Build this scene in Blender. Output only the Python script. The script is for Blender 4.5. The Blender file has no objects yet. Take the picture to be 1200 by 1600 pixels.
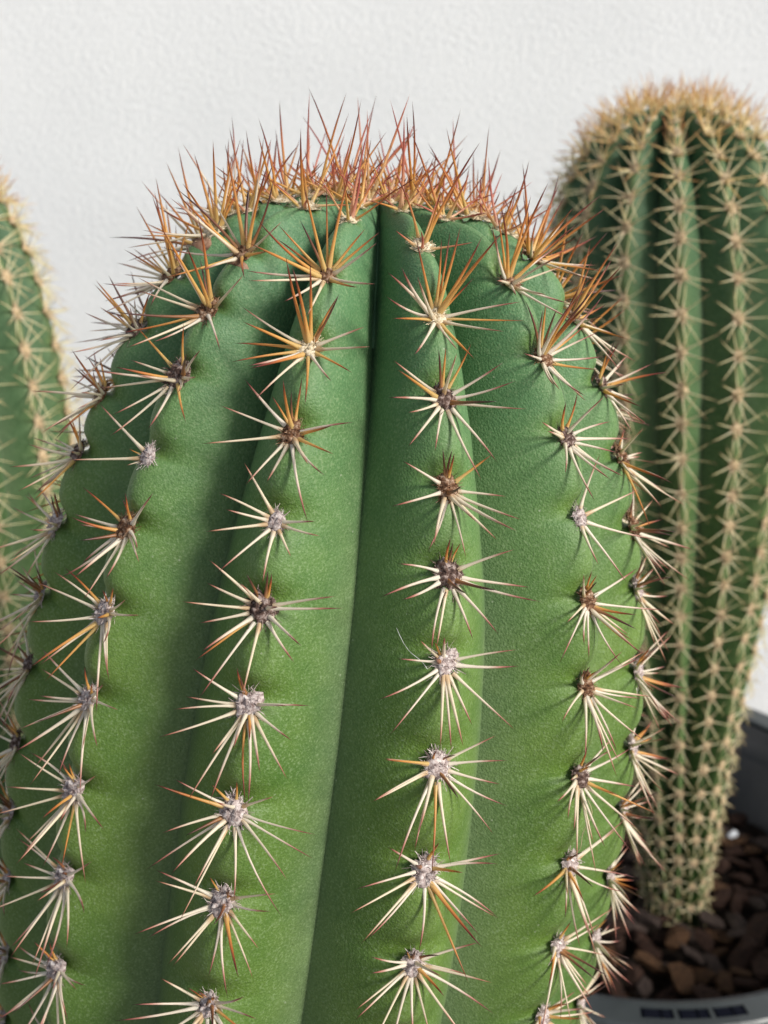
import bpy, math, random
import numpy as np
from mathutils import Matrix, Vector

SC = bpy.context.scene
COL = SC.collection
U = 0.055                      # metres per modelling unit (about the radius of the big cactus)
ZC = 9.4                       # camera height above the ground, in units
R = math.radians

# ------------------------------------------------------------------ camera
cam = bpy.data.cameras.new("camera")
camo = bpy.data.objects.new("camera", cam)
COL.objects.link(camo)
cam.sensor_fit = 'VERTICAL'
cam.sensor_height = 36.0
cam.lens = 40.5
cam.clip_start = 0.005
cam.clip_end = 100
CAM_D = 4.024
PITCH = 0.349
camo.location = (0, -CAM_D * U, ZC * U)
camo.rotation_euler = (math.pi / 2 - PITCH, 0, 0)
cam.dof.use_dof = True
cam.dof.focus_distance = 3.4 * U
cam.dof.aperture_fstop = 27.0
SC.camera = camo
SC.cycles.max_bounces = 5
SC.cycles.diffuse_bounces = 3

# ------------------------------------------------------------------ sky, sun, exposure
SUN_AZ = 55.0      # degrees to the right of the line from the cactus to the camera
SUN_EL = 32.0
w = bpy.data.worlds.new("World")
SC.world = w
w.use_nodes = True
nt = w.node_tree
nt.nodes.clear()
sky = nt.nodes.new('ShaderNodeTexSky')
sky.sky_type = 'NISHITA'
sky.sun_disc = False
sky.sun_elevation = R(SUN_EL)
sky.sun_rotation = R(180 - SUN_AZ)
sky.dust_density = 1.2
sky.air_density = 1.0
hs = nt.nodes.new('ShaderNodeHueSaturation')
hs.inputs['Saturation'].default_value = 0.75
bg = nt.nodes.new('ShaderNodeBackground')
bg.inputs['Strength'].default_value = 0.075
wo = nt.nodes.new('ShaderNodeOutputWorld')
nt.links.new(sky.outputs[0], hs.inputs['Color'])
nt.links.new(hs.outputs[0], bg.inputs['Color'])
nt.links.new(bg.outputs[0], wo.inputs['Surface'])

sd = bpy.data.lights.new("sun", 'SUN')
sd.energy = 2.8
sd.angle = R(13)
sd.color = (1.0, 0.955, 0.885)
suno = bpy.data.objects.new("sun", sd)
COL.objects.link(suno)
az, el = R(SUN_AZ), R(SUN_EL)
SUN_DIR = Vector((math.sin(az) * math.cos(el), -math.cos(az) * math.cos(el), math.sin(el)))
suno.rotation_euler = SUN_DIR.to_track_quat('Z', 'Y').to_euler()
suno.location = (1, -1, 2)

SC.view_settings.view_transform = 'Standard'
SC.view_settings.look = 'None'
SC.view_settings.exposure = 0.62
SC.view_settings.gamma = 1.0
SC.view_settings.use_curve_mapping = False

# ------------------------------------------------------------------ helpers
def W(x, y, z):
    return Vector((x * U, y * U, z * U))

def project(p):
    """world point (metres) -> photo pixel (1200x1600) and depth in units"""
    x, y, z = p[0] / U, p[1] / U + CAM_D, p[2] / U - ZC
    d = y * math.cos(PITCH) - z * math.sin(PITCH)
    up = y * math.sin(PITCH) + z * math.cos(PITCH)
    return 600 + 1800 * x / d, 800 - 1800 * up / d, d

def mesh_from(name, verts, faces, mats, midx=None, smooth=True, uv=None, attrs=None):
    """verts (n,3) in metres, faces: list / array of quads or tris"""
    me = bpy.data.meshes.new(name)
    me.from_pydata(np.asarray(verts).tolist(), [], faces if isinstance(faces, list) else faces.tolist())
    for m in mats:
        me.materials.append(m)
    n = len(me.polygons)
    if midx is not None:
        me.polygons.foreach_set('material_index', np.asarray(midx, dtype=np.int32))
    me.polygons.foreach_set('use_smooth', np.full(n, smooth, dtype=bool))
    if uv is not None:
        lay = me.uv_layers.new(name='UVMap')
        vi = np.zeros(len(me.loops), dtype=np.int32)
        me.loops.foreach_get('vertex_index', vi)
        lay.data.foreach_set('uv', np.asarray(uv, dtype=np.float32)[vi].ravel())
    if attrs:
        for k, v in attrs.items():
            a = me.attributes.new(k, 'FLOAT', 'POINT')
            a.data.foreach_set('value', np.asarray(v, dtype=np.float32))
    me.update()
    return me

def link(name, data, parent=None, mat=None):
    o = bpy.data.objects.new(name, data)
    COL.objects.link(o)
    if parent is not None:
        o.parent = parent
    return o

def tag(o, label=None, cat=None, group=None, kind=None):
    if label: o['label'] = label
    if cat: o['category'] = cat
    if group: o['group'] = group
    if kind: o['kind'] = kind
    return o

class NT:
    """small node-graph writer"""
    def __init__(s, name):
        s.m = bpy.data.materials.new(name)
        s.m.use_nodes = True
        s.t = s.m.node_tree
        s.t.nodes.clear()
        s.out = s.t.nodes.new('ShaderNodeOutputMaterial')
        s.b = s.t.nodes.new('ShaderNodeBsdfPrincipled')
        s.t.links.new(s.b.outputs[0], s.out.inputs['Surface'])
    def n(s, typ, **kw):
        nd = s.t.nodes.new(typ)
        for k, v in kw.items():
            setattr(nd, k, v)
        return nd
    def l(s, a, b):
        s.t.links.new(a, b)
    def coord(s, kind='Object'):
        return s.n('ShaderNodeTexCoord').outputs[kind]
    def noise(s, vec, scale, detail=2.0, rough=0.5, dist=0.0):
        nd = s.n('ShaderNodeTexNoise')
        nd.inputs['Scale'].default_value = scale
        nd.inputs['Detail'].default_value = detail
        nd.inputs['Roughness'].default_value = rough
        nd.inputs['Distortion'].default_value = dist
        s.l(vec, nd.inputs['Vector'])
        return nd.outputs['Fac']
    def ramp(s, fac, stops, interp='LINEAR'):
        nd = s.n('ShaderNodeValToRGB')
        cr = nd.color_ramp
        cr.interpolation = interp
        while len(cr.elements) < len(stops):
            cr.elements.new(0.5)
        for e, (p, c) in zip(cr.elements, stops):
            e.position = p
            e.color = (*c, 1) if len(c) == 3 else c
        s.l(fac, nd.inputs[0])
        return nd.outputs['Color']
    def mix(s, fac, a, b, typ='MIX'):
        nd = s.n('ShaderNodeMix', data_type='RGBA', blend_type=typ)
        for v, i in ((fac, 0), (a, 6), (b, 7)):
            if isinstance(v, (int, float)):
                nd.inputs[i].default_value = v
            elif isinstance(v, tuple):
                nd.inputs[i].default_value = (*v, 1)
            else:
                s.l(v, nd.inputs[i])
        return nd.outputs[2]
    def math(s, op, a, b=0.0):
        nd = s.n('ShaderNodeMath', operation=op)
        for v, i in ((a, 0), (b, 1)):
            if isinstance(v, (int, float)):
                nd.inputs[i].default_value = v
            else:
                s.l(v, nd.inputs[i])
        return nd.outputs[0]
    def attr(s, name):
        nd = s.n('ShaderNodeAttribute', attribute_name=name)
        return nd.outputs['Fac']
    def bump(s, h, strength, dist, prev=None):
        nd = s.n('ShaderNodeBump')
        nd.inputs['Strength'].default_value = strength
        nd.inputs['Distance'].default_value = dist
        s.l(h, nd.inputs['Height'])
        if prev is not None:
            s.l(prev, nd.inputs['Normal'])
        return nd.outputs[0]
    def set(s, **kw):
        for k, v in kw.items():
            k = k.replace('_', ' ')
            i = s.b.inputs[k]
            if isinstance(v, (int, float)):
                i.default_value = v
            elif isinstance(v, tuple):
                i.default_value = (*v, 1)
            else:
                s.l(v, i)

# ------------------------------------------------------------------ materials
def skin_material(name, ga, gb, gyoung, crest_col, crest_amt, dent_col):
    g = NT(name)
    co = g.coord()
    big = g.noise(co, 1 / (0.55 * U), 3, 0.55, 0.3)
    mid = g.noise(co, 1 / (0.10 * U), 3, 0.6)
    f = g.math('ADD', g.math('MULTIPLY', big, 0.7), g.math('MULTIPLY', mid, 0.3))
    base = g.ramp(f, [(0.33, ga), (0.67, gb)])
    yb = g.math('MULTIPLY', g.attr('young'), g.math('ADD', 0.45, g.math('MULTIPLY', big, 0.9)))
    yb.node.use_clamp = True
    base = g.mix(yb, base, gyoung)
    # older tissue low on the stem is a deeper green
    base = g.mix(g.math('MULTIPLY', g.attr('old'), 0.6), base, (0.060, 0.125, 0.020))
    base = g.mix(g.math('MULTIPLY', g.attr('dent'), 0.75), base, dent_col)
    base = g.mix(g.math('MULTIPLY', g.attr('crest'), crest_amt), base, crest_col)
    # pale corky thread along the bottom of each furrow
    base = g.mix(g.math('MULTIPLY', g.attr('furrow'), 0.14), base, (0.20, 0.26, 0.18))
    # greyish wax bloom on the flanks near the furrows
    base = g.mix(g.math('MULTIPLY', g.attr('flank'), 0.42), base, (0.17, 0.23, 0.14))
    # pebbled cuticle: pale wax grains
    vo = g.n('ShaderNodeTexVoronoi', feature='F1')
    vo.inputs['Scale'].default_value = 1 / (0.0066 * U)
    g.l(co, vo.inputs['Vector'])
    grain = g.noise(co, 1 / (0.0085 * U), 2, 0.6)
    gr = g.ramp(grain, [(0.5, (0, 0, 0)), (0.72, (1, 1, 1))])
    base = g.mix(g.math('MULTIPLY', gr, g.math('MULTIPLY', mid, 0.85)), base, (0.25, 0.34, 0.18))
    dk = g.ramp(grain, [(0.28, (1, 1, 1)), (0.46, (0, 0, 0))])
    base = g.mix(g.math('MULTIPLY', dk, 0.28), base, (0.030, 0.070, 0.026))
    # sparse pale specks
    sp = g.n('ShaderNodeTexVoronoi', feature='F1')
    sp.inputs['Scale'].default_value = 1 / (0.085 * U)
    g.l(co, sp.inputs['Vector'])
    sm = g.ramp(sp.outputs['Distance'], [(0.028, (1, 1, 1)), (0.05, (0, 0, 0))])
    base = g.mix(g.math('MULTIPLY', sm, 0.5), base, (0.4, 0.45, 0.33))
    hgt = g.math('ADD', g.math('MULTIPLY', vo.outputs['Distance'], -0.7), grain)
    n1 = g.bump(mid, 0.07, 0.012 * U)
    n2 = g.bump(hgt, 0.38, 0.005 * U, n1)
    g.set(Base_Color=base, Roughness=g.ramp(mid, [(0.3, (0.50,) * 3), (0.7, (0.64,) * 3)]), Normal=n2)
    g.b.inputs['Specular IOR Level'].default_value = 0.34
    return g.m

def spine_material(name, stops, stops2, trans=0.25, rough=0.42):
    """colour runs from base (0) to tip (1) of the spine; second ramp = second colouring of the same kind"""
    g = NT(name)
    uv = g.n('ShaderNodeUVMap', uv_map='UVMap')
    sep = g.n('ShaderNodeSeparateXYZ')
    g.l(uv.outputs[0], sep.inputs[0])
    co = g.coord()
    nz = g.noise(co, 1 / (0.02 * U), 2, 0.5)
    t = g.math('ADD', sep.outputs['Y'], g.math('MULTIPLY', g.math('SUBTRACT', nz, 0.5), 0.16))
    t = g.math('ADD', t, g.math('MULTIPLY', g.math('SUBTRACT', sep.outputs['X'], 0.5), 0.22))
    c = g.mix(sep.outputs['X'], g.ramp(t, stops), g.ramp(t, stops2))
    g.set(Base_Color=c, Roughness=rough)
    tr = g.n('ShaderNodeBsdfTranslucent')
    g.l(c, tr.inputs['Color'])
    mx = g.n('ShaderNodeMixShader')
    mx.inputs[0].default_value = trans
    g.l(g.b.outputs[0], mx.inputs[1])
    g.l(tr.outputs[0], mx.inputs[2])
    g.l(mx.outputs[0], g.out.inputs['Surface'])
    return g.m

def wool_material(name, a, b, c):
    g = NT(name)
    co = g.coord()
    f = g.noise(co, 1 / (0.016 * U), 3, 0.65)
    col = g.ramp(f, [(0.32, a), (0.5, b), (0.68, c)])
    g.set(Base_Color=col, Roughness=0.9)
    g.b.inputs['Specular IOR Level'].default_value = 0.15
    return g.m

M_SKIN = skin_material('cactus_skin', (0.056, 0.130, 0.016), (0.155, 0.245, 0.038), (0.088, 0.205, 0.098),
                       (0.17, 0.25, 0.075), 0.25, (0.085, 0.165, 0.010))
M_SKIN_FAR = skin_material('far_cactus_skin', (0.036, 0.092, 0.040), (0.062, 0.125, 0.052), (0.045, 0.110, 0.052),
                           (0.15, 0.20, 0.075), 0.75, (0.06, 0.12, 0.03))

ivory = [(0.0, (0.62, 0.43, 0.24)), (0.10, (0.80, 0.70, 0.50)), (0.52, (0.80, 0.68, 0.50)), (0.72, (0.52, 0.24, 0.15)), (0.90, (0.20, 0.05, 0.035)), (1.0, (0.08, 0.03, 0.025))]
ivory2 = [(0.0, (0.70, 0.58, 0.42)), (0.10, (0.84, 0.78, 0.66)), (0.62, (0.78, 0.66, 0.54)), (0.80, (0.50, 0.22, 0.17)), (0.93, (0.24, 0.06, 0.05)), (1.0, (0.10, 0.03, 0.03))]
amber = [(0.0, (0.76, 0.55, 0.22)), (0.25, (0.82, 0.52, 0.17)), (0.58, (0.70, 0.32, 0.08)), (0.80, (0.26, 0.075, 0.03)), (1.0, (0.09, 0.025, 0.02))]
amber2 = [(0.0, (0.78, 0.60, 0.28)), (0.3, (0.80, 0.45, 0.13)), (0.62, (0.60, 0.20, 0.06)), (0.85, (0.25, 0.05, 0.035)), (1.0, (0.12, 0.03, 0.025))]
dark = [(0.0, (0.32, 0.15, 0.05)), (0.25, (0.20, 0.085, 0.035)), (0.55, (0.07, 0.03, 0.02)), (1.0, (0.03, 0.016, 0.016))]
dark2 = [(0.0, (0.42, 0.22, 0.09)), (0.4, (0.24, 0.09, 0.04)), (0.75, (0.10, 0.03, 0.025)), (1.0, (0.05, 0.02, 0.02))]
young = [(0.0, (0.88, 0.70, 0.38)), (0.35, (0.84, 0.52, 0.24)), (0.6, (0.66, 0.25, 0.14)), (1.0, (0.36, 0.06, 0.05))]
young2 = [(0.0, (0.86, 0.62, 0.44)), (0.3, (0.78, 0.40, 0.28)), (0.6, (0.62, 0.20, 0.16)), (1.0, (0.36, 0.07, 0.07))]
straw = [(0.0, (0.68, 0.54, 0.36)), (0.3, (0.84, 0.79, 0.48)), (0.75, (0.78, 0.66, 0.34)), (1.0, (0.34, 0.18, 0.09))]
straw2 = [(0.0, (0.66, 0.44, 0.28)), (0.3, (0.86, 0.81, 0.56)), (0.75, (0.78, 0.65, 0.36)), (1.0, (0.36, 0.18, 0.10))]
gold = [(0.0, (0.90, 0.76, 0.42)), (0.45, (0.90, 0.70, 0.32)), (0.82, (0.72, 0.42, 0.15)), (1.0, (0.26, 0.09, 0.05))]
gold2 = [(0.0, (0.90, 0.80, 0.52)), (0.45, (0.88, 0.66, 0.34)), (0.82, (0.66, 0.34, 0.16)), (1.0, (0.28, 0.09, 0.06))]
SPINE_MATS = [spine_material('ivory_spine', ivory, ivory2), spine_material('amber_spine', amber, amber2, 0.4),
              spine_material('dark_spine', dark, dark2, 0.08), spine_material('young_spine', young, young2, 0.45),
              spine_material('straw_spine', straw, straw2, 0.3), spine_material('golden_spine', gold, gold2, 0.4)]
IV, AM, DK, YG, ST, GO = range(6)
WOOL_MATS = [wool_material('grey_brown_wool', (0.035, 0.022, 0.020), (0.12, 0.075, 0.06), (0.42, 0.34, 0.31)),
             wool_material('pale_wool', (0.16, 0.11, 0.10), (0.46, 0.38, 0.36), (0.72, 0.66, 0.63)),
             wool_material('cream_wool', (0.30, 0.22, 0.12), (0.62, 0.52, 0.36), (0.80, 0.73, 0.58)),
             wool_material('rusty_wool', (0.045, 0.022, 0.014), (0.17, 0.085, 0.045), (0.45, 0.33, 0.24)),
             wool_material('tan_wool', (0.28, 0.19, 0.11), (0.46, 0.34, 0.20), (0.62, 0.52, 0.36))]
W_GREY, W_PALE, W_CREAM, W_RUST, W_TAN = range(5)

def simple_material(name, col, col2, scale, rough=0.6, bump=0.0, bdist=0.01, spec=0.4):
    g = NT(name)
    co = g.coord()
    f = g.noise(co, scale, 4, 0.6)
    g.set(Base_Color=g.ramp(f, [(0.3, col), (0.7, col2)]), Roughness=rough)
    g.b.inputs['Specular IOR Level'].default_value = spec
    if bump:
        g.set(Normal=g.bump(f, bump, bdist))
    return g.m

# ------------------------------------------------------------------ the setting: wall and ground
def wall_material():
    g = NT('white_stucco')
    co = g.coord()
    a = g.noise(co, 1 / (0.05 * U), 5, 0.65)
    b = g.noise(co, 1 / (1.3 * U), 3, 0.5)
    c = g.noise(co, 1 / (0.028 * U), 3, 0.6)
    f = g.math('ADD', g.math('MULTIPLY', a, 0.6), g.math('MULTIPLY', b, 0.4))
    col = g.ramp(f, [(0.36, (0.70, 0.715, 0.73)), (0.62, (0.775, 0.788, 0.80))])
    h = g.math('ADD', a, g.math('MULTIPLY', c, 0.5))
    g.set(Base_Color=col, Roughness=0.92, Normal=g.bump(h, 0.5, 0.017 * U))
    g.b.inputs['Specular IOR Level'].default_value = 0.2
    return g.m

WALL_Y = 6.9
M_WALL = wall_material()
def sheet(name, x0, x1, y0, y1, z0, z1, mat, t):
    """closed slab between two corners, in units"""
    v = [W(x, y, z) for x in (x0, x1) for y in (y0, y1) for z in (z0, z1)]
    f = [(0, 1, 3, 2), (4, 6, 7, 5), (0, 4, 5, 1), (2, 3, 7, 6), (0, 2, 6, 4), (1, 5, 7, 3)]
    return link(name, mesh_from(name, [tuple(p) for p in v], f, [mat], smooth=False))

wall = sheet('wall', -60, 60, WALL_Y, WALL_Y + 3, -0.5, 48, M_WALL, 3)
tag(wall, 'white rough stucco wall behind the cacti', 'wall', kind='structure')
M_GROUND = simple_material('concrete_ground', (0.26, 0.25, 0.23), (0.36, 0.34, 0.31), 1 / (0.5 * U), 0.9, 0.3, 0.02 * U, 0.2)
ground = sheet('ground', -300, 300, -300, WALL_Y, -1, 0, M_GROUND, 1)
tag(ground, 'pale concrete ground under the plants', 'ground', kind='structure')

# ------------------------------------------------------------------ cactus builder
def pchip(xk, yk, x):
    xk, yk, x = map(lambda a: np.asarray(a, float), (xk, yk, x))
    h = np.diff(xk); d = np.diff(yk) / h; m = np.zeros(len(xk))
    for i in range(1, len(xk) - 1):
        if d[i - 1] * d[i] > 0:
            w1 = 2 * h[i] + h[i - 1]; w2 = h[i] + 2 * h[i - 1]
            m[i] = (w1 + w2) / (w1 / d[i - 1] + w2 / d[i])
    m[0] = d[0]; m[-1] = d[-1]
    i = np.clip(np.searchsorted(xk, x) - 1, 0, len(h) - 1); t = (x - xk[i]) / h[i]
    return ((2*t**3 - 3*t**2 + 1) * yk[i] + (t**3 - 2*t**2 + t) * h[i] * m[i]
            + (-2*t**3 + 3*t**2) * yk[i+1] + (t**3 - t**2) * h[i] * m[i+1])

class Cactus:
    """ribbed column; profile = crest radius against depth below the apex (units)"""
    def __init__(s, apex, lean, prof_h, prof_r, n_ribs, phase, depth, bend=None, seed=1, leany=0.0, scallop=0.125, dent=0.030, e_low=0.26, e_top=0.75):
        s.apex, s.lean, s.leany, s.N, s.phase, s.depth, s.bend = apex, lean, leany, n_ribs, phase, depth, bend
        s.sc, s.dn, s.e_low, s.e_top = scallop, dent, e_low, e_top
        # arc-length table of the crest profile
        hh = np.concatenate([np.linspace(0, 1, 400) ** 3 * 0.3, np.linspace(0.3, prof_h[-1], 1500)[1:]])
        rr = pchip(prof_h, prof_r, hh)
        for _ in range(14):     # soften the profile's corners
            rr[1:-1] = 0.25 * rr[:-2] + 0.5 * rr[1:-1] + 0.25 * rr[2:]
        ss = np.concatenate([[0], np.cumsum(np.hypot(np.diff(hh), np.diff(rr)))])
        s.S = ss[-1]
        s.ts = np.linspace(0, s.S, 3000)
        s.tr = np.interp(s.ts, ss, rr)
        s.th = np.interp(s.ts, ss, hh)
        k = np.ones(41) / 41
        def sm(a):
            p = np.concatenate([a[:1].repeat(20), a, a[-1:].repeat(20)])
            return np.convolve(p, k, 'valid')
        dr, dh = sm(np.gradient(s.tr, s.ts)), sm(np.gradient(s.th, s.ts))
        L = np.hypot(dr, dh) + 1e-9
        s.tnr, s.tnu = dh / L, dr / L          # outward normal: radial, up
        rng = np.random.RandomState(seed)
        s.wv = [(rng.uniform(1, 5), rng.uniform(1.5, 6), rng.uniform(0, 6.3), rng.randint(1, 7)) for _ in range(7)]
        s.areoles = {}
    def s_of_h(s, h):
        return np.interp(h, s.th, s.ts)
    def rib_angle(s, k):
        return s.phase + k * 2 * math.pi / s.N
    def bend_x(s, h):
        if s.bend is None:
            return np.zeros_like(np.asarray(h, float))
        return np.interp(h, s.bend[0], s.bend[1])
    def to_world(s, r, h, th):
        x = r * np.sin(th) + s.bend_x(h); y = -r * np.cos(th); z = -h
        c, q = math.cos(s.lean), math.sin(s.lean)
        x, z = x * c + z * q, -x * q + z * c
        c, q = math.cos(s.leany), math.sin(s.leany)
        y, z = y * c - z * q, y * q + z * c
        return np.stack([(x + s.apex[0]) * U, (y + s.apex[1]) * U, (z + s.apex[2]) * U], -1)
    def dir_world(s, dx, dy, dz):
        c, q = math.cos(s.lean), math.sin(s.lean)
        dx, dz = dx * c + dz * q, -dx * q + dz * c
        c, q = math.cos(s.leany), math.sin(s.leany)
        dy, dz = dy * c - dz * q, dy * q + dz * c
        return Vector((dx, dy, dz)).normalized()
    def surface(s, th, sv, want=False):
        th, sv = np.broadcast_arrays(np.asarray(th, float), np.asarray(sv, float))
        step = 2 * math.pi / s.N
        kf = (th - s.phase) / step
        k = np.round(kf)
        x = np.abs(kf - k) * 2                       # 0 crest .. 1 furrow
        kid = (k.astype(int)) % s.N
        cr = np.interp(sv, s.ts, s.tr); ch = np.interp(sv, s.ts, s.th)
        nr = np.interp(sv, s.ts, s.tnr); nu = np.interp(sv, s.ts, s.tnu)
        top = np.exp(-(ch / 0.55) ** 2)
        e = s.e_low + (s.e_top - s.e_low) * top
        vlin = (np.sqrt(x * x + e * e) - e) / (np.sqrt(1 + e * e) - e)
        vround = x ** 2.4
        v0 = vlin * 0.92 + x ** 2.1 * 0.08
        v = v0 * (1 - 0.6 * top) + vround * 0.6 * top
        D = np.minimum(s.depth * (1 + 0.25 * top), 0.55 * cr)
        off = -D * v
        crestw = np.exp(-(x / 0.40) ** 2)
        dentm = np.zeros_like(off)
        for kk in range(s.N):
            m = kid == kk
            if not m.any() or kk not in s.areoles:
                continue
            sa = np.asarray(s.areoles[kk])
            sm_ = sv[m]
            i = np.clip(np.searchsorted(sa, sm_, side='right') - 1, -1, len(sa) - 1)
            g0 = np.where(i < 0, 0.0, sa[np.clip(i, 0, None)])
            g1 = np.where(i + 1 < len(sa), sa[np.clip(i + 1, None, len(sa) - 1)], g0 + 0.35)
            gap = np.maximum(g1 - g0, 1e-3)
            p = np.clip((sm_ - g0) / gap, 0, 1)
            b = np.sin(np.pi * p ** 0.85) ** 0.8
            off[m] += s.sc * gap * (b - 0.35) * crestw[m] * np.minimum(1, cr[m] / 0.5)
            for cen, sg in ((0.88, 0.15),):
                dd = np.exp(-((p - cen) / sg) ** 2) * np.exp(-(x[m] / 0.30) ** 2) * np.minimum(1, cr[m] / 0.5)
                off[m] -= s.dn * dd
                dentm[m] = np.maximum(dentm[m], np.exp(-((p - 0.86) / 0.17) ** 2) * np.exp(-(x[m] / 0.34) ** 2))
        wob = np.zeros_like(off)
        for a, b2, ph, q in s.wv:
            wob += np.sin(b2 * ch + ph + q * th) * 0.0016
        off = off + wob * np.minimum(1, cr / 0.4)
        r = np.maximum(cr + nr * off, 0.0)
        h = ch - nu * off
        P = s.to_world(r, h, th)
        if want:
            return P, x, ch, dentm
        return P
    def stem_mesh(s, n_per_rib, s_list, mat):
        nT = s.N * n_per_rib
        th = s.phase + (np.arange(nT) + 0.0) * 2 * math.pi / nT
        T, S2 = np.meshgrid(th, s_list)
        P, x, ch, dm = s.surface(T, S2, True)
        ns = len(s_list)
        idx = np.arange(ns * nT).reshape(ns, nT)
        a, b = idx[:-1], np.roll(idx, -1, 1)[:-1]
        c, d = np.roll(idx, -1, 1)[1:], idx[1:]
        F = np.stack([d, c, b, a], -1).reshape(-1, 4)
        at = dict(old=np.clip((ch - 0.9) / 1.7, 0, 1).ravel(), young=np.exp(-(ch / 0.95) ** 2).ravel(), dent=dm.ravel(),
                  crest=np.exp(-(x / 0.22) ** 2).ravel(), flank=np.exp(-((1 - x) / 0.34) ** 2).ravel() * np.clip(ch - .2, 0, 1).ravel(), furrow=np.exp(-((1 - x) / 0.055) ** 2).ravel() * np.clip(ch, 0, 1).ravel())
        me = mesh_from('stem', P.reshape(-1, 3), F, [mat], attrs=at)
        # crisp crease along the bottom of every furrow
        fur = (x > 0.999).ravel() & (ch > 0.25).ravel()
        ev = np.zeros(len(me.edges) * 2, dtype=np.int32)
        me.edges.foreach_get('vertices', ev)
        ev = ev.reshape(-1, 2)
        me.edges.foreach_set('use_edge_sharp', fur[ev[:, 0]] & fur[ev[:, 1]])
        return me
    def areole_frame(s, k, sv):
        th = s.rib_angle(k)
        p = Vector(s.surface(np.array([th]), np.array([sv]))[0].tolist())
        nr = float(np.interp(sv, s.ts, s.tnr)); nu = float(np.interp(sv, s.ts, s.tnu))
        n = s.dir_world(nr * math.sin(th), -nr * math.cos(th), nu)
        u = s.dir_world(-nu * math.sin(th), nu * math.cos(th), nr)     # towards the apex
        sd_ = u.cross(n).normalized()
        return p, n, u, sd_

# ---- spine meshes: unit length along +Z, curving towards +X; base radius given relative to length
def spine_geo(rb, curve, rnd, sides=6, segs=6, flat=1.0):
    V = []; F = []; UV = []
    for i in range(segs):
        t = i / segs
        # slightly swollen foot, long even shaft, quick taper to the point
        rad = rb * (1.0 + 0.35 * math.exp(-t / 0.05)) * (1 - t) ** 0.62 * (0.94 + 0.06 * math.cos(9 * t))
        for j in range(sides):
            a = 2 * math.pi * j / sides
            V.append((curve * t * t + rad * math.cos(a) * flat, rad * math.sin(a), t)); UV.append((rnd, t))
    V.append((curve, 0, 1.0)); UV.append((rnd, 1.0))
    for i in range(segs - 1):
        for j in range(sides):
            a, b = i * sides + j, i * sides + (j + 1) % sides
            F.append((a, b, b + sides, a + sides))
    k = (segs - 1) * sides
    for j in range(sides):
        F.append((k + j, k + (j + 1) % sides, len(V) - 1))
    return np.array(V), F, np.array(UV)

SPINE_LIB = {}
def spine_lib(mat, var, ratio_q, far):
    key = (mat, var, ratio_q, far)
    if key not in SPINE_LIB:
        rr = random.Random(hash(key) % 100003)
        curve = [0.02, 0.08, -0.07, 0.16][var]
        geo = spine_geo(0.001 * ratio_q, curve, [0.1, 0.45, 0.7, 0.95][var], 5 if far else 6, 4 if far else 6)
        me = mesh_from('spine', geo[0], geo[1], [SPINE_MATS[mat]], uv=geo[2])
        SPINE_LIB[key] = (me, geo)
    return SPINE_LIB[key]

# ---- wool pads: a lumpy cushion bristling with short curled hairs
def wool_geo(seed, w_, h_, t_, hairs):
    rr = random.Random(seed)
    V = []; F = []
    rings, seg = 6, 16
    lump = [(rr.uniform(0, 6.3), rr.randint(2, 5), rr.uniform(.05, .16)) for _ in range(4)]
    for i in range(rings):
        q = i / rings
        for j in range(seg):
            a = 2 * math.pi * j / seg
            k = math.cos(q * math.pi / 2) ** 0.8
            l = 1 + sum(c * math.sin(b * a + ph + 3 * q) for ph, b, c in lump) + rr.uniform(-.14, .14)
            V.append((w_ * k * l * math.cos(a), h_ * k * l * math.sin(a), t_ * (math.sin(q * math.pi / 2) * (1 + rr.uniform(-.4, .4))) - 0.006))
    V.append((0, 0, t_ - 0.012))
    for i in range(rings - 1):
        for j in range(seg):
            a, b = i * seg + j, i * seg + (j + 1) % seg
            F.append((a, b, b + seg, a + seg))
    k = (rings - 1) * seg
    for j in range(seg):
        F.append((k + j, k + (j + 1) % seg, len(V) - 1))
    for _ in range(hairs):
        a = rr.uniform(0, 6.283); q = math.sqrt(rr.random())
        x, y = w_ * q * math.cos(a), h_ * q * math.sin(a)
        z = t_ * math.sqrt(max(0, 1 - q * q)) * 0.85 - 0.012
        d = Vector((math.cos(a) * q + rr.uniform(-.7, .7), math.sin(a) * q + rr.uniform(-.7, .7), rr.uniform(.1, .9))).normalized()
        sdv = d.cross(Vector((rr.uniform(-1, 1), rr.uniform(-1, 1), rr.uniform(-1, 1)))).normalized()
        bend = Vector((rr.uniform(-1, 1), rr.uniform(-1, 1), rr.uniform(-.8, .3)))
        L = rr.uniform(0.010, 0.030); wd = rr.uniform(0.0012, 0.0024)
        base = len(V)
        p = Vector((x, y, z))
        for i in range(4):
            t = i / 3
            c = p + d * L * t + bend * L * 0.6 * t * t
            ww = wd * (1 - 0.6 * t)
            V.append(tuple(c + sdv * ww)); V.append(tuple(c - sdv * ww))
        for i in range(3):
            F.append((base + 2*i, base + 2*i + 1, base + 2*i + 3, base + 2*i + 2))
    return np.array(V) * U, F

WOOL_LIB = {}
def wool_lib(mat, var, far, size=1.0):
    key = (mat, var, far)
    if key not in WOOL_LIB:
        geo = wool_geo(var * 7 + mat, 0.036, 0.047, 0.024, 14 if far else (240 if mat in (1, 2) else 200))
        WOOL_LIB[key] = (mesh_from('areole', geo[0], geo[1], [WOOL_MATS[mat]]), geo)
    return WOOL_LIB[key]

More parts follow.
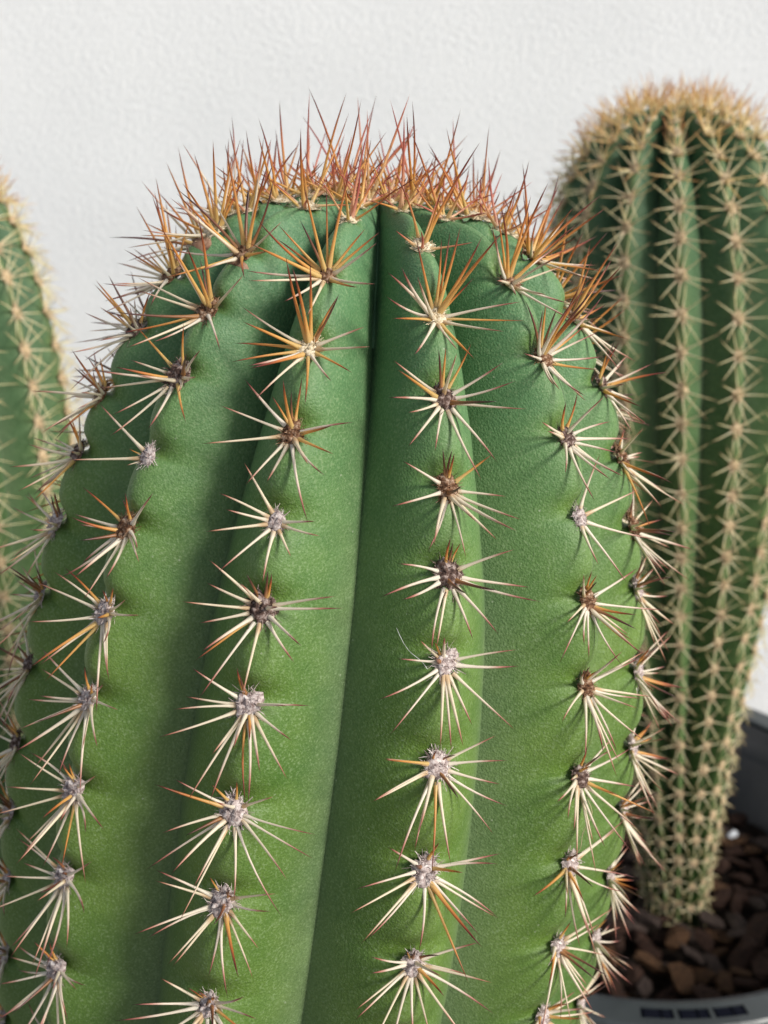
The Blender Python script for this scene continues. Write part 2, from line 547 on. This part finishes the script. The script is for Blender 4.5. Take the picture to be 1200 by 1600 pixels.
class Mass:
    """joined leftovers of one cactus"""
    def __init__(s, mats):
        s.V = []; s.F = []; s.UV = []; s.M = []; s.n = 0; s.mats = mats
    def add(s, M, geo, mi, uv=None):
        m = np.array(M)
        v = geo[0] @ m[:3, :3].T + m[:3, 3]
        s.V.append(v)
        s.F += [tuple(i + s.n for i in f) for f in geo[1]]
        s.UV.append(uv if uv is not None else np.zeros((len(v), 2)))
        s.M += [mi] * len(geo[1])
        s.n += len(v)
    def build(s, name, parent):
        if not s.V:
            return None
        me = mesh_from(name, np.concatenate(s.V), s.F, s.mats, s.M, uv=np.concatenate(s.UV))
        return tag(link(name, me, parent), kind='stuff')

def frame_matrix(p, x, y, z, scale=1.0):
    return Matrix(((x.x*scale, y.x*scale, z.x*scale, p.x), (x.y*scale, y.y*scale, z.y*scale, p.y), (x.z*scale, y.z*scale, z.z*scale, p.z), (0, 0, 0, 1)))

def spine_matrix(p, d, bendto, length):
    """spine along d, its curl falling in the plane of d and bendto"""
    z = d.normalized()
    x = (bendto - z * bendto.dot(z))
    if x.length < 1e-5:
        x = z.orthogonal()
    x.normalize()
    y = z.cross(x)
    L = length * U
    return frame_matrix(p, x, y, z, L)

def fan(rng, hgt, style, far):
    """list of (azimuth from down, polar from normal, length, radius, material, variant) for one areole"""
    out = []
    J = rng.uniform
    if far:
        top = math.exp(-(hgt / 0.30) ** 2)
        n = 6 if hgt < .15 else (9 if hgt < 3.6 else 6)
        base = 1 - .4 * min(1, max(0, (hgt - 3.6) / 1.8))
        for i in range(n):
            a = (i + 0.5) / n * 360 - 180 + J(-12, 12)
            out.append((a, J(60, 76) - 32 * top, (J(.16, .24) - .03 * top) * base, 0.0055, GO if J(0, 1) < top * 1.3 else ST, rng.randrange(4)))
        for i in range(2 if hgt < 3.6 else 0):
            out.append((J(-180, 180), J(12, 40), (J(.12, .2) + .07 * top) * base, 0.0058, GO if J(0, 1) < top * 1.3 else ST, rng.randrange(4)))
        return out
    if style == 'two':      # an areole that kept only two long spines
        return [(-62, 66, .24, .0062, IV, 0), (-112, 62, .22, .0062, IV, 1), (-85, 70, .05, .004, AM, 1), (-40, 60, .045, .004, IV, 0)]
    if style == 'few':
        for a, l in ((20, .22), (52, .24), (96, .22), (160, .18), (-30, .15)):
            out.append((a + J(-6, 6), J(58, 68), l, .0060, IV, rng.randrange(3)))
        return out
    if style == 'sparse':
        for a, l in ((-110, .16), (-140, .17), (-70, .18), (-35, .20), (2, .17), (75, .14), (100, .13), (40, .10), (-95, .13)):
            out.append((a + J(-6, 6), J(60, 70), l, .0058, IV, rng.randrange(3)))
        return out
    if hgt < 0.10:          # crown: upright young spines
        n = 5
        for i in range(n):
            a = (i + .5) / n * 360 - 180 + J(-26, 26)
            out.append((a, J(28, 82), J(.09, .22), J(.0042, .0054), YG if J(0, 1) < .55 else AM, rng.randrange(4)))
        for i in range(rng.choice((1, 2, 2, 3))):
            out.append((J(-180, 180), J(5, 48), J(.13, .36), J(.0054, .0068), AM if J(0, 1) < .7 else YG, rng.randrange(4)))
        return out
    top = math.exp(-((hgt - .1) / 0.42) ** 2)
    low = min(1.0, max(0.0, (hgt - .3) / 1.2))
    # radials fanning down and to the sides
    n = int(round(9 + 4 * low + J(-1, 1.2)))
    for i in range(n):
        a = -128 + 256 * (i + .5) / n + J(-13, 13)
        c = math.cos(R(a) / 2)
        L = (.135 + .105 * c ** 1.5 * (.5 + .5 * low)) * J(.70, 1.28) + .045 * top * (1 - .6 * c)
        out.append((a, J(54, 80) - 10 * top * (abs(a) > 70), L, J(.0050, .0064), AM if J(0, 1) < .05 + .50 * top * (abs(a) > 50) else IV, rng.randrange(4)))
    # short amber or dark ones above
    for i in range(rng.choice((1, 2, 3, 3))):
        a = 180 + J(-42, 42)
        out.append((a, J(38, 62), (.085 + .12 * top) * J(.75, 1.2), J(.0048, .0060), DK if J(0, 1) < .32 else AM, rng.randrange(4)))
    # centrals
    m = rng.choice((2, 3, 3, 4))
    for i in range(m):
        if i == 0 and low > .2:
            a, pol, L = J(-45, 45), J(38, 60), J(.19, .26)
            out.append((a, pol, L, .0074, IV if J(0, 1) < .8 else AM, rng.randrange(4)))
        else:
            a = J(-180, 180)
            r_ = J(0, 1)
            out.append((a, J(14, 46), (J(.12, .18) + .14 * top), .0068, AM if r_ < .2 + .45 * top else (DK if r_ < .68 else IV), rng.randrange(4)))
    if top > .5:
        for i in range(2):
            out.append((180 + J(-60, 60), J(15, 40), J(.24, .33), .0072, AM, rng.randrange(3)))
    return out

def build_cactus(C, root_name, label, group, base_pt, n_per_rib, s_list, skin, far, seed, limit=300, styles={}):
    root = link(root_name, None)
    root.location = base_pt
    tag(root, label, 'cactus', group)
    base_inv = Matrix.Translation(-Vector(base_pt))
    stem = link('stem', C.stem_mesh(n_per_rib, s_list, skin), root)
    stem.data.transform(base_inv)
    rng = random.Random(seed)
    cam_p = camo.location
    mass = Mass(SPINE_MATS + WOOL_MATS)
    recs = []; shown = []
    for k in range(C.N):
        for ai, sv in enumerate(C.areoles[k]):
            p, n, u, sdv = C.areole_frame(k, sv)
            hgt = float(np.interp(sv, C.ts, C.th))
            px, py, dep = project(p)
            facing = n.dot((Vector(cam_p) - p).normalized())
            inview = -60 < px < 1260 and -60 < py < 1680 and (facing > -0.25 or hgt < 0.12)
            # the cushion faces a little upwards, as the notch does
            n2 = (n + u * 0.15).normalized(); u2 = sdv.cross(n2) * -1
            u2 = (u - n2 * u.dot(n2)).normalized()
            jit = rng.uniform(0.85, 1.12)
            style = styles.get((k, ai), '')
            if style:
                wm, wsz = W_PALE, 0.72
            elif far:
                wm, wsz = W_TAN if hgt > .15 else W_CREAM, 0.88 * jit
            elif hgt < 0.10:
                wm, wsz = W_CREAM, 0.75 * jit
            elif hgt < 0.42:
                wm, wsz = rng.choice((W_CREAM, W_RUST, W_RUST)), 0.85 * jit
            else:
                t = rng.random()
                pale = min(.85, max(.25, (hgt - .3) / 1.6))
                wm = W_PALE if t < pale else (W_GREY if t < pale + (1 - pale) * .7 else W_RUST)
                wsz = 1.0 * jit
            if C.tr[-1] and float(np.interp(sv, C.ts, C.tr)) < .3:
                wsz *= .7
            wme, wgeo = wool_lib(wm, rng.randrange(3), far)
            xw = u2.cross(n2)
            p = p + n2 * 0.010 * U - u2 * 0.010 * U * wsz
            Mw = frame_matrix(p, xw, u2, n2, wsz)
            sp = []
            for (a, pol, L, rad, mat, var) in fan(rng, hgt, style, far):
                aa, pp = R(a), R(pol)
                side = sdv * math.sin(aa) - u2 * math.cos(aa)
                d = (n2 * math.cos(pp) + side * math.sin(pp)).normalized()
                root_off = (sdv * math.sin(aa) * 0.033 - u2 * math.cos(aa) * 0.042) * min(1.0, math.sin(pp) * 1.1) * wsz * U
                q = p + root_off + n2 * 0.004 * U
                cv = Vector((rng.uniform(-1, 1), rng.uniform(-1, 1), rng.uniform(-1, 1))) * 0.7 + n2 * rng.choice((-1, .3, 1))
                ratio = max(16, min(60, int(round(rad / L * 1000 / 4)) * 4))
                Ms = spine_matrix(q, d, cv, L)
                tip = q + d * L * U
                x0, y0, d0 = project(q); x1, y1, d1 = project(tip)
                size = math.hypot(x1 - x0, y1 - y0) * (rad / d0) if (0 < (x0 + x1) / 2 < 1200 and 0 < (y0 + y1) / 2 < 1600) else 0
                if facing < -0.05: size *= 0.25
                if not far and hgt > .12 and not style and rng.random() < .05:
                    continue
                sp.append([size, Ms, mat, var, ratio])
            recs.append((inview, Mw, wme, wgeo, wm, sp))
    # the spines that show largest become objects of their own
    sizes = sorted((x[0] for r_ in recs if r_[0] for x in r_[5]), reverse=True)
    cut = max(sizes[min(limit, len(sizes)) - 1] if sizes else 1e9, 1e-9)
    cnt = 0; nar = 0
    for inview, Mw, wme, wgeo, wm, sp in recs:
        ao = None
        if inview and nar < 295:
            ao = link('areole', wme, root)
            ao.matrix_local = base_inv @ Mw
            nar += 1
            inv = (base_inv @ Mw).inverted()
        else:
            mass.add(base_inv @ Mw, wgeo, len(SPINE_MATS) + wm)
        for size, Ms, mat, var, ratio in sp:
            me, geo = spine_lib(mat, var, ratio, far)
            if ao is not None and size >= cut and cnt < limit:
                so = link('spine', me, ao)
                so.matrix_parent_inverse = Matrix.Identity(4)
                so.matrix_local = inv @ base_inv @ Ms
                cnt += 1
            else:
                uv = geo[2].copy()
                uv[:, 0] = np.clip(uv[:, 0] + rng.uniform(-.25, .25), 0, 1)
                mass.add(base_inv @ Ms, geo, mat, uv)
    mass.build('spine_cover', root)
    return root, base_inv

def fill_areoles(C, known, rng, up_gap, mid_gap, low_gap, s_end, offs, s_min=0.09, g_min=0.10):
    """areole positions along every rib: measured ones where known, regular elsewhere"""
    for k in range(C.N):
        lst = list(known.get(k, []))
        if not lst:
            sv = C.s_of_h(offs(k)); lst = [float(sv)]
        # upwards to the apex with shrinking gaps
        a = lst[0]; g = up_gap
        while a - g > s_min:
            a -= g; lst.insert(0, a); g = max(g_min, g * 0.88)
        b = lst[-1]
        while b < s_end:
            hb = float(np.interp(b, C.ts, C.th))
            g = np.interp(hb, [0, .3, 1.0, 2.5], [up_gap, (up_gap + mid_gap) / 2, mid_gap, low_gap])
            b += g * rng.uniform(.93, 1.07)
            if b < s_end: lst.append(float(b))
        C.areoles[k] = lst

GROUP = 'columnar cacti in front of the white wall'

# ---- the big cactus in front
big = Cactus(apex=(0.0, 0.0, ZC - 0.3396), lean=0.1096,
             prof_h=[0, .02, .06, .14, .28, .5, .8, 1.2, 1.8, 2.6, 4.2, 9.3],
             prof_r=[0, .28, .43, .555, .68, .815, .945, 1.067, 1.156, 1.205, 1.205, 1.12],
             n_ribs=12, phase=0.0253 - math.pi / 12, depth=0.215, seed=4,
             bend=([0, .25, .6, 1.1, 1.6, 2.2, 2.8, 4, 9.5], [-.016, -.007, .005, .011, .008, -.006, -.022, -.05, -.05]))
# depth below the apex of each areole on the six ribs that face the camera (k = 0 is the rib left of the centre furrow)
HA = {10: [0.141, 0.297, 0.484, 0.706, 0.914, 1.173, 1.441, 1.723, 2.037, 2.341],
      11: [0.029, 0.168, 0.334, 0.523, 0.768, 0.985, 1.253, 1.541, 1.863, 2.194, 2.568],
      0: [0.040, 0.181, 0.374, 0.599, 0.839, 1.076, 1.363, 1.699, 2.013, 2.388],
      1: [0.016, 0.086, 0.258, 0.466, 0.705, 0.937, 1.189, 1.504, 1.851, 2.179],
      2: [0.022, 0.166, 0.370, 0.594, 0.828, 1.079, 1.358, 1.672, 2.001, 2.325, 2.634],
      3: [0.120, 0.303, 0.509, 0.748, 0.985, 1.215, 1.534, 1.848, 2.117, 2.422, 2.721]}
known = {k: [float(big.s_of_h(h)) for h in v] for k, v in HA.items()}
rg = random.Random(11)
fill_areoles(big, known, rg, 0.13, 0.26, 0.34, float(big.s_of_h(8.9)), lambda k: 0.12 + 0.05 * (k % 3))
nk = {k: len([a for a in big.areoles[k] if a < known[k][0] - 1e-6]) for k in known}
styles = {(11, nk[11] + 4): 'two', (2, nk[2] + 4): 'few', (0, nk[0] + 4): 'sparse'}
s1 = float(big.s_of_h(3.6))
s_list = np.concatenate([np.linspace(0.004, s1, 430), np.linspace(s1, big.S, 200)[1:]])
bp = big.to_world(0.0, 9.15, 0.0)
big_root, big_inv = build_cactus(big, 'columnar_cactus', 'big broad green cactus with amber and ivory spines, front and centre', GROUP,
                                 tuple(bp.tolist()), 44, s_list, M_SKIN, False, 21, styles=styles)

# corky scars below two upper areoles
def scar(C, k, sv0, dth, w_, l_, seed, root, inv):
    rr = random.Random(seed)
    n = 10
    th0 = C.rib_angle(k) + dth
    rad = float(np.interp(sv0, C.ts, C.tr))
    V = []; F = []
    for i in range(n):
        a = 2 * math.pi * i / n
        q = rr.uniform(.8, 1.1)
        for f_, hh in ((1.0, 0.001), (.8, .006)):
            P = C.surface(np.array([th0 + w_ * q * f_ * math.cos(a) / rad]), np.array([sv0 + l_ * q * f_ * math.sin(a)]))[0]
            nr = float(np.interp(sv0, C.ts, C.tnr)); nu = float(np.interp(sv0, C.ts, C.tnu))
            nn = C.dir_world(nr * math.sin(th0), -nr * math.cos(th0), nu)
            V.append(tuple(Vector(P.tolist()) + nn * hh * U))
    P = C.surface(np.array([th0]), np.array([sv0]))[0]
    V.append(tuple(Vector(P.tolist()) + nn * .005 * U))
    for i in range(n):
        j = (i + 1) % n
        F.append((2*i, 2*j, 2*j + 1, 2*i + 1)); F.append((2*i + 1, 2*j + 1, 2*n))
    me = mesh_from('scar', V, F, [M_SCAR])
    me.transform(inv)
    return link('scar', me, root)

gsc = NT('corky_scar')
cof = gsc.noise(gsc.coord(), 1 / (0.03 * U), 4, 0.65)
gsc.set(Base_Color=gsc.ramp(cof, [(0.3, (0.05, 0.025, 0.018)), (0.48, (0.26, 0.14, 0.085)), (0.75, (0.46, 0.32, 0.23))]), Roughness=0.85,
        Normal=gsc.bump(cof, 0.5, 0.008 * U))
M_SCAR = gsc.m
scar(big, 11, known[11][1] + 0.045, -0.005, 0.052, 0.016, 5, big_root, big_inv)
scar(big, 10, known[10][0] + 0.06, 0.03, 0.040, 0.034, 8, big_root, big_inv)

# ---- the slimmer cactus in the pot behind, to the right
far_h = [0, .02, .08, .2, .45, .9, 1.5, 2.3, 3.2, 4.2, 5.2, 6.0, 6.7]
far_r = [0, .21, .37, .53, .70, .83, .87, .82, .71, .54, .38, .27, .21]
PB = (2.47, 3.97)
right = Cactus(apex=(1.87, 3.97, ZC - 0.08), lean=-math.atan2(PB[0] - 1.87, 6.5), prof_h=far_h, prof_r=far_r,
               n_ribs=15, phase=R(-9), depth=0.16, seed=9, scallop=0.07, dent=0.008, e_low=0.18, e_top=0.5)
fill_areoles(right, {}, rg, 0.12, 0.235, 0.235, float(right.s_of_h(6.45)), lambda k: 0.14 + 0.06 * ((k * 5) % 4) / 2, 0.13, 0.13)
sl = np.linspace(0.004, right.S, 210)
rp = right.to_world(0.0, 6.55, 0.0)
build_cactus(right, 'columnar_cactus', 'tall slim dark green cactus with golden crown standing in the grey pot', GROUP,
             tuple(rp.tolist()), 16, sl, M_SKIN_FAR, True, 33)

# ---- the cactus cut off by the left edge of the picture
left = Cactus(apex=(-2.93, 3.38, ZC - 0.40), lean=0.0, prof_h=[0, .02, .08, .2, .45, .9, 1.5, 2.3, 3.4, 5, 7, 9.3],
              prof_r=[0, .22, .37, .49, .62, .74, .81, .83, .81, .74, .62, .5],
              n_ribs=13, phase=R(9), depth=0.17, seed=15, scallop=0.07, dent=0.008, e_low=0.18, e_top=0.5)
fill_areoles(left, {}, rg, 0.12, 0.235, 0.235, float(left.s_of_h(8.9)), lambda k: 0.13 + 0.06 * ((k * 5) % 4) / 2, 0.13, 0.13)
sl = np.linspace(0.004, left.S, 240)
build_cactus(left, 'columnar_cactus', 'dark green cactus half cut off by the left edge of the picture', GROUP,
             tuple(left.to_world(0.0, 9.15, 0.0).tolist()), 16, sl, M_SKIN_FAR, True, 45)

# ------------------------------------------------------------------ the pot, its soil and bark
POT = (1.92, 4.12)
RIM_Z = ZC - 5.6
R_IN, R_OUT = 2.15, 2.37
M_POT = simple_material('grey_plastic', (0.016, 0.017, 0.019), (0.026, 0.027, 0.03), 1 / (0.4 * U), 0.42, 0.05, 0.01 * U, 0.5)
M_RIM = simple_material('pale_grey_plastic', (0.028, 0.034, 0.038), (0.046, 0.054, 0.058), 1 / (0.3 * U), 0.38, 0.04, 0.008 * U, 0.5)
M_SLOT_SHADE = simple_material('slot_shade', (0.004, 0.005, 0.010), (0.008, 0.009, 0.015), 1 / (0.3 * U), 0.95, 0.0, 0.01, 0.05)  # near-black colour stands in for the shade inside the rim slots
pot = link('plant_pot', None)
pot.location = W(POT[0], POT[1], 0)
tag(pot, 'round grey plastic pot with slotted rim behind the big cactus', 'plant pot')

def lathe(profile, seg, a0=0.0):
    V = []; F = []
    for r_, z in profile:
        for j in range(seg):
            a = a0 + 2 * math.pi * j / seg
            V.append(((r_ * math.sin(a)) * U, (-r_ * math.cos(a)) * U, z * U))
    for i in range(len(profile) - 1):
        for j in range(seg):
            b = (j + 1) % seg
            F.append((i*seg + j, i*seg + b, (i+1)*seg + b, (i+1)*seg + j))
    return V, F
# one closed shell: up the outside, over the lip, down the inside
V, F = lathe([(1.55, 0.004), (1.72, 1.4), (1.97, RIM_Z - 0.33), (2.11, RIM_Z - 0.33), (2.115, RIM_Z - 0.05), (2.10, RIM_Z - 0.03), (1.98, RIM_Z - 0.5), (1.62, 1.4), (1.45, 0.2), (0.0, 0.2)], 96)
link('pot_wall', mesh_from('pot_wall', V, F, [M_POT]), pot)

# flange with three slots let into it near the front
slots = [(-0.115, -0.020), (-0.008, 0.085), (0.097, 0.195)]
brk = sorted(set([round(a, 5) for s_ in slots for a in s_] + [round(x, 5) for x in np.linspace(-math.pi, math.pi, 121)[:-1]]))
rads = [R_IN, R_IN + 0.055, R_OUT - 0.075, R_OUT]
V = []; F = []
def vtx(r_, a, z):
    V.append((r_ * math.sin(a) * U, -r_ * math.cos(a) * U, z * U)); return len(V) - 1
for i, a in enumerate(brk):
    b = brk[(i + 1) % len(brk)]
    if i + 1 == len(brk): b += 2 * math.pi
    mid = (a + b) / 2
    inslot = any(s0 <= mid <= s1_ for s0, s1_ in slots)
    prof = [(R_IN - .02, RIM_Z - .10), (R_IN - .012, RIM_Z - .012), (R_IN + .012, RIM_Z)]
    ring = prof + [(rads[1], RIM_Z), (rads[2], RIM_Z), (R_OUT - .018, RIM_Z), (R_OUT, RIM_Z - .018), (R_OUT, RIM_Z - .20), (R_OUT - .05, RIM_Z - .20), (R_OUT - .05, RIM_Z - .06)]
    ia = [vtx(r_, a, z) for r_, z in ring]; ib = [vtx(r_, b, z) for r_, z in ring]
    for j in range(len(ring) - 1):
        if inslot and j == 3:
            # recess walls
            c = [vtx(rads[1], a, RIM_Z - .022), vtx(rads[1], b, RIM_Z - .022), vtx(rads[2], b, RIM_Z - .022), vtx(rads[2], a, RIM_Z - .022)]
            F.append((ia[3], ib[3], c[1], c[0])); F.append((ib[4], ia[4], c[3], c[2]))
            F.append((ia[4], ia[3], c[0], c[3])); F.append((ib[3], ib[4], c[2], c[1]))
            continue
        F.append((ia[j], ib[j], ib[j+1], ia[j+1]))
rme = mesh_from('rim', V, F, [M_RIM], smooth=False)
rim = link('rim', rme, pot)
for s0, s1_ in slots:  # plate filling each shallow recess, its dark depth painted on
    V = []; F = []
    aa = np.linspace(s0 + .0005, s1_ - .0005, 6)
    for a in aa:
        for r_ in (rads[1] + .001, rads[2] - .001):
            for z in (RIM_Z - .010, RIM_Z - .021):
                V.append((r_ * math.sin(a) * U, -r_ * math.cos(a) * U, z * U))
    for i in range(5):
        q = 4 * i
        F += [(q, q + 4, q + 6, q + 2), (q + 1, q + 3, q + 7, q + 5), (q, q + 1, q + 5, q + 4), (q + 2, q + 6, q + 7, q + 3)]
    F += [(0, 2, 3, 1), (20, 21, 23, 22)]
    link('slot', mesh_from('slot', V, F, [M_SLOT_SHADE], smooth=False), rim)

SOIL_Z = ZC - 6.5
M_SOIL = simple_material('potting_soil', (0.008, 0.006, 0.005), (0.025, 0.018, 0.014), 1 / (0.06 * U), 0.95, 0.8, 0.03 * U, 0.1)
ng = 90
rr = np.random.RandomState(3)
V = [(0, 0, SOIL_Z * U)]; F = []
rings, seg = 34, 120
for i in range(1, rings + 1):
    rad = 1.93 * i / rings
    for j in range(seg):
        a = 2 * math.pi * j / seg
        V.append((rad * math.sin(a) * U, -rad * math.cos(a) * U, (SOIL_Z + (rr.uniform(-.035, .035) if i < rings else 0)) * U))
for j in range(seg):
    F.append((0, 1 + j, 1 + (j + 1) % seg))
for i in range(rings - 1):
    for j in range(seg):
        a, b = 1 + i*seg + j, 1 + i*seg + (j + 1) % seg
        F.append((a, a + seg, b + seg, b))
soil = link('potting_soil', mesh_from('potting_soil', V, F, [M_SOIL]))
soil.location = W(POT[0], POT[1], 0)
tag(soil, 'dark potting soil filling the grey pot', 'soil', kind='stuff')

# bark chips
CHIP_MATS = [simple_material('brown_bark', (0.010, 0.005, 0.004), (0.044, 0.021, 0.013), 1 / (0.09 * U), 0.85, 0.8, 0.02 * U, 0.2),
             simple_material('grey_bark', (0.016, 0.011, 0.010), (0.066, 0.046, 0.038), 1 / (0.09 * U), 0.85, 0.8, 0.02 * U, 0.2),
             simple_material('tan_bark', (0.024, 0.012, 0.006), (0.085, 0.042, 0.019), 1 / (0.09 * U), 0.8, 0.8, 0.02 * U, 0.2)]
CHIP_COL = ['dark brown', 'greyish', 'tan']
CHIP_GROUP = ['brown bark chips in the pot', 'greyish bark chips in the pot', 'tan bark chips in the pot']
import bmesh
def chip_mesh(seed, mi):
    r_ = random.Random(seed)
    bm = bmesh.new()
    bmesh.ops.create_icosphere(bm, subdivisions=1, radius=1.0)
    ph = r_.uniform(0, 6)
    for v in bm.verts:
        x, y, z = v.co
        k = r_.uniform(.72, 1.15)
        v.co = (math.copysign(abs(x) ** .7, x) * k * .5, math.copysign(abs(y) ** .75, y) * k * .30 + .05 * math.sin(3 * x + ph), z * k * .17 + .05 * math.sin(2.4 * x + ph))
    bm.transform(Matrix.Scale(U, 4))
    me = bpy.data.meshes.new('bark_chip')
    bm.to_mesh(me); bm.free()
    me.materials.append(CHIP_MATS[mi])
    return me
chips = {mi: [chip_mesh(50 + mi * 10 + i, mi) for i in range(5)] for mi in range(3)}
r_ = random.Random(77)
placed = []
tries = 0
while len(placed) < 190 and tries < 6000:
    tries += 1
    a = r_.uniform(0, 2 * math.pi); q = 1.70 * math.sqrt(r_.random())
    x, y = POT[0] + q * math.cos(a), POT[1] + q * math.sin(a)
    sz = r_.uniform(.18, .44)
    if math.hypot(x - PB[0], y - PB[1]) < .24 + sz * .4:
        continue
    near = [p for p in placed if math.hypot(p[0] - x, p[1] - y) < (p[2] + sz) * .33]
    if any(math.hypot(p[0] - x, p[1] - y) < (p[2] + sz) * .22 for p in placed) or len(near) > 1:
        continue
    pz = project(W(x, y, SOIL_Z))
    if not (945 < pz[0] < 1225 and pz[1] < 1590):
        continue
    lift = sum(.09 for p in near)
    placed.append((x, y, sz))
    t = r_.random()
    mi = 0 if t < .55 else (1 if t < .86 else 2)
    o = link('bark_chip', r_.choice(chips[mi]))
    o.location = W(x, y, SOIL_Z + .05 + sz * .08 + lift)
    o.rotation_euler = (r_.uniform(-.4, .4), r_.uniform(-.35, .35), r_.uniform(0, 6.28))
    o.scale = (sz * r_.uniform(.9, 1.3), sz * r_.uniform(.8, 1.2), sz * r_.uniform(.8, 1.4))
    dst = math.hypot(x - PB[0], y - PB[1]); rr_ = math.hypot(x - POT[0], y - POT[1])
    zone = ('beside the foot of the slim cactus' if dst < .62 else
            ('against the front rim of the pot' if y < POT[1] and rr_ > 1.25 else
             ('in the shade at the back of the pot' if y > PB[1] + .35 else 'on the soil between cactus and front rim')))
    tag(o, ('large ' if sz > .34 else 'small ') + CHIP_COL[mi] + ' bark chip ' + zone, 'bark chip', CHIP_GROUP[mi])

grain = chip_mesh(123, 1)
grain.materials.clear()
grain.materials.append(simple_material('white_perlite', (0.55, 0.58, 0.62), (0.75, 0.77, 0.8), 1 / (0.05 * U), 0.9, 0.5, 0.01 * U, 0.2))
grain.name = 'perlite_grain'
o = link('perlite_grain', grain)
o.location = W(3.12, 4.68, SOIL_Z + .26); o.scale = (.11, .15, .22)
tag(o, 'small white perlite grain among the dark bark chips', 'grain')

# ------------------------------------------------------------------ small stray fibres caught on the big cactus
M_WEB = simple_material('web_silk', (0.6, 0.6, 0.58), (0.75, 0.75, 0.72), 1 / (0.1 * U), 0.5)
def fibre(name, pts, rad, label, cat, mat):
    V = []; F = []
    for i, p in enumerate(pts):
        t = (pts[min(i + 1, len(pts) - 1)] - pts[max(i - 1, 0)]).normalized()
        a = t.orthogonal().normalized(); b = t.cross(a)
        for j in range(4):
            an = j * math.pi / 2
            V.append(tuple(p + (a * math.cos(an) + b * math.sin(an)) * rad * U))
    for i in range(len(pts) - 1):
        for j in range(4):
            F.append((4*i + j, 4*i + (j + 1) % 4, 4*i + 4 + (j + 1) % 4, 4*i + 4 + j))
    F += [(3, 2, 1, 0), tuple(4 * (len(pts) - 1) + j for j in range(4))]
    return tag(link(name, mesh_from(name, V, F, [mat])), label, cat)

def on_skin(thd, h, lift):
    th = np.array([thd]); sv = np.array([float(big.s_of_h(h))])
    p = Vector(big.surface(th, sv)[0].tolist())
    n = Vector((math.sin(thd), -math.cos(thd), 0))
    return p + n * lift * U
thb = big.rib_angle(1)
fibre('web_thread', [on_skin(thb - .135 + .075 * t, 1.10 + .10 * t + .012 * math.sin(5 * t), .02 + .05 * t) for t in np.linspace(0, 1, 9)], .0010,
      'thin pale cobweb thread on the rib right of the centre furrow', 'thread', M_WEB)
thc = big.rib_angle(2)
fibre('plant_fibre', [on_skin(thc - .02 + .006 * math.sin(7 * t), 1.73 + .22 * t, .035 + .008 * math.sin(9 * t)) for t in np.linspace(0, 1, 12)], .0012,
      'fine straw-coloured fibre hanging between two areoles on the right rib', 'fibre', SPINE_MATS[ST])
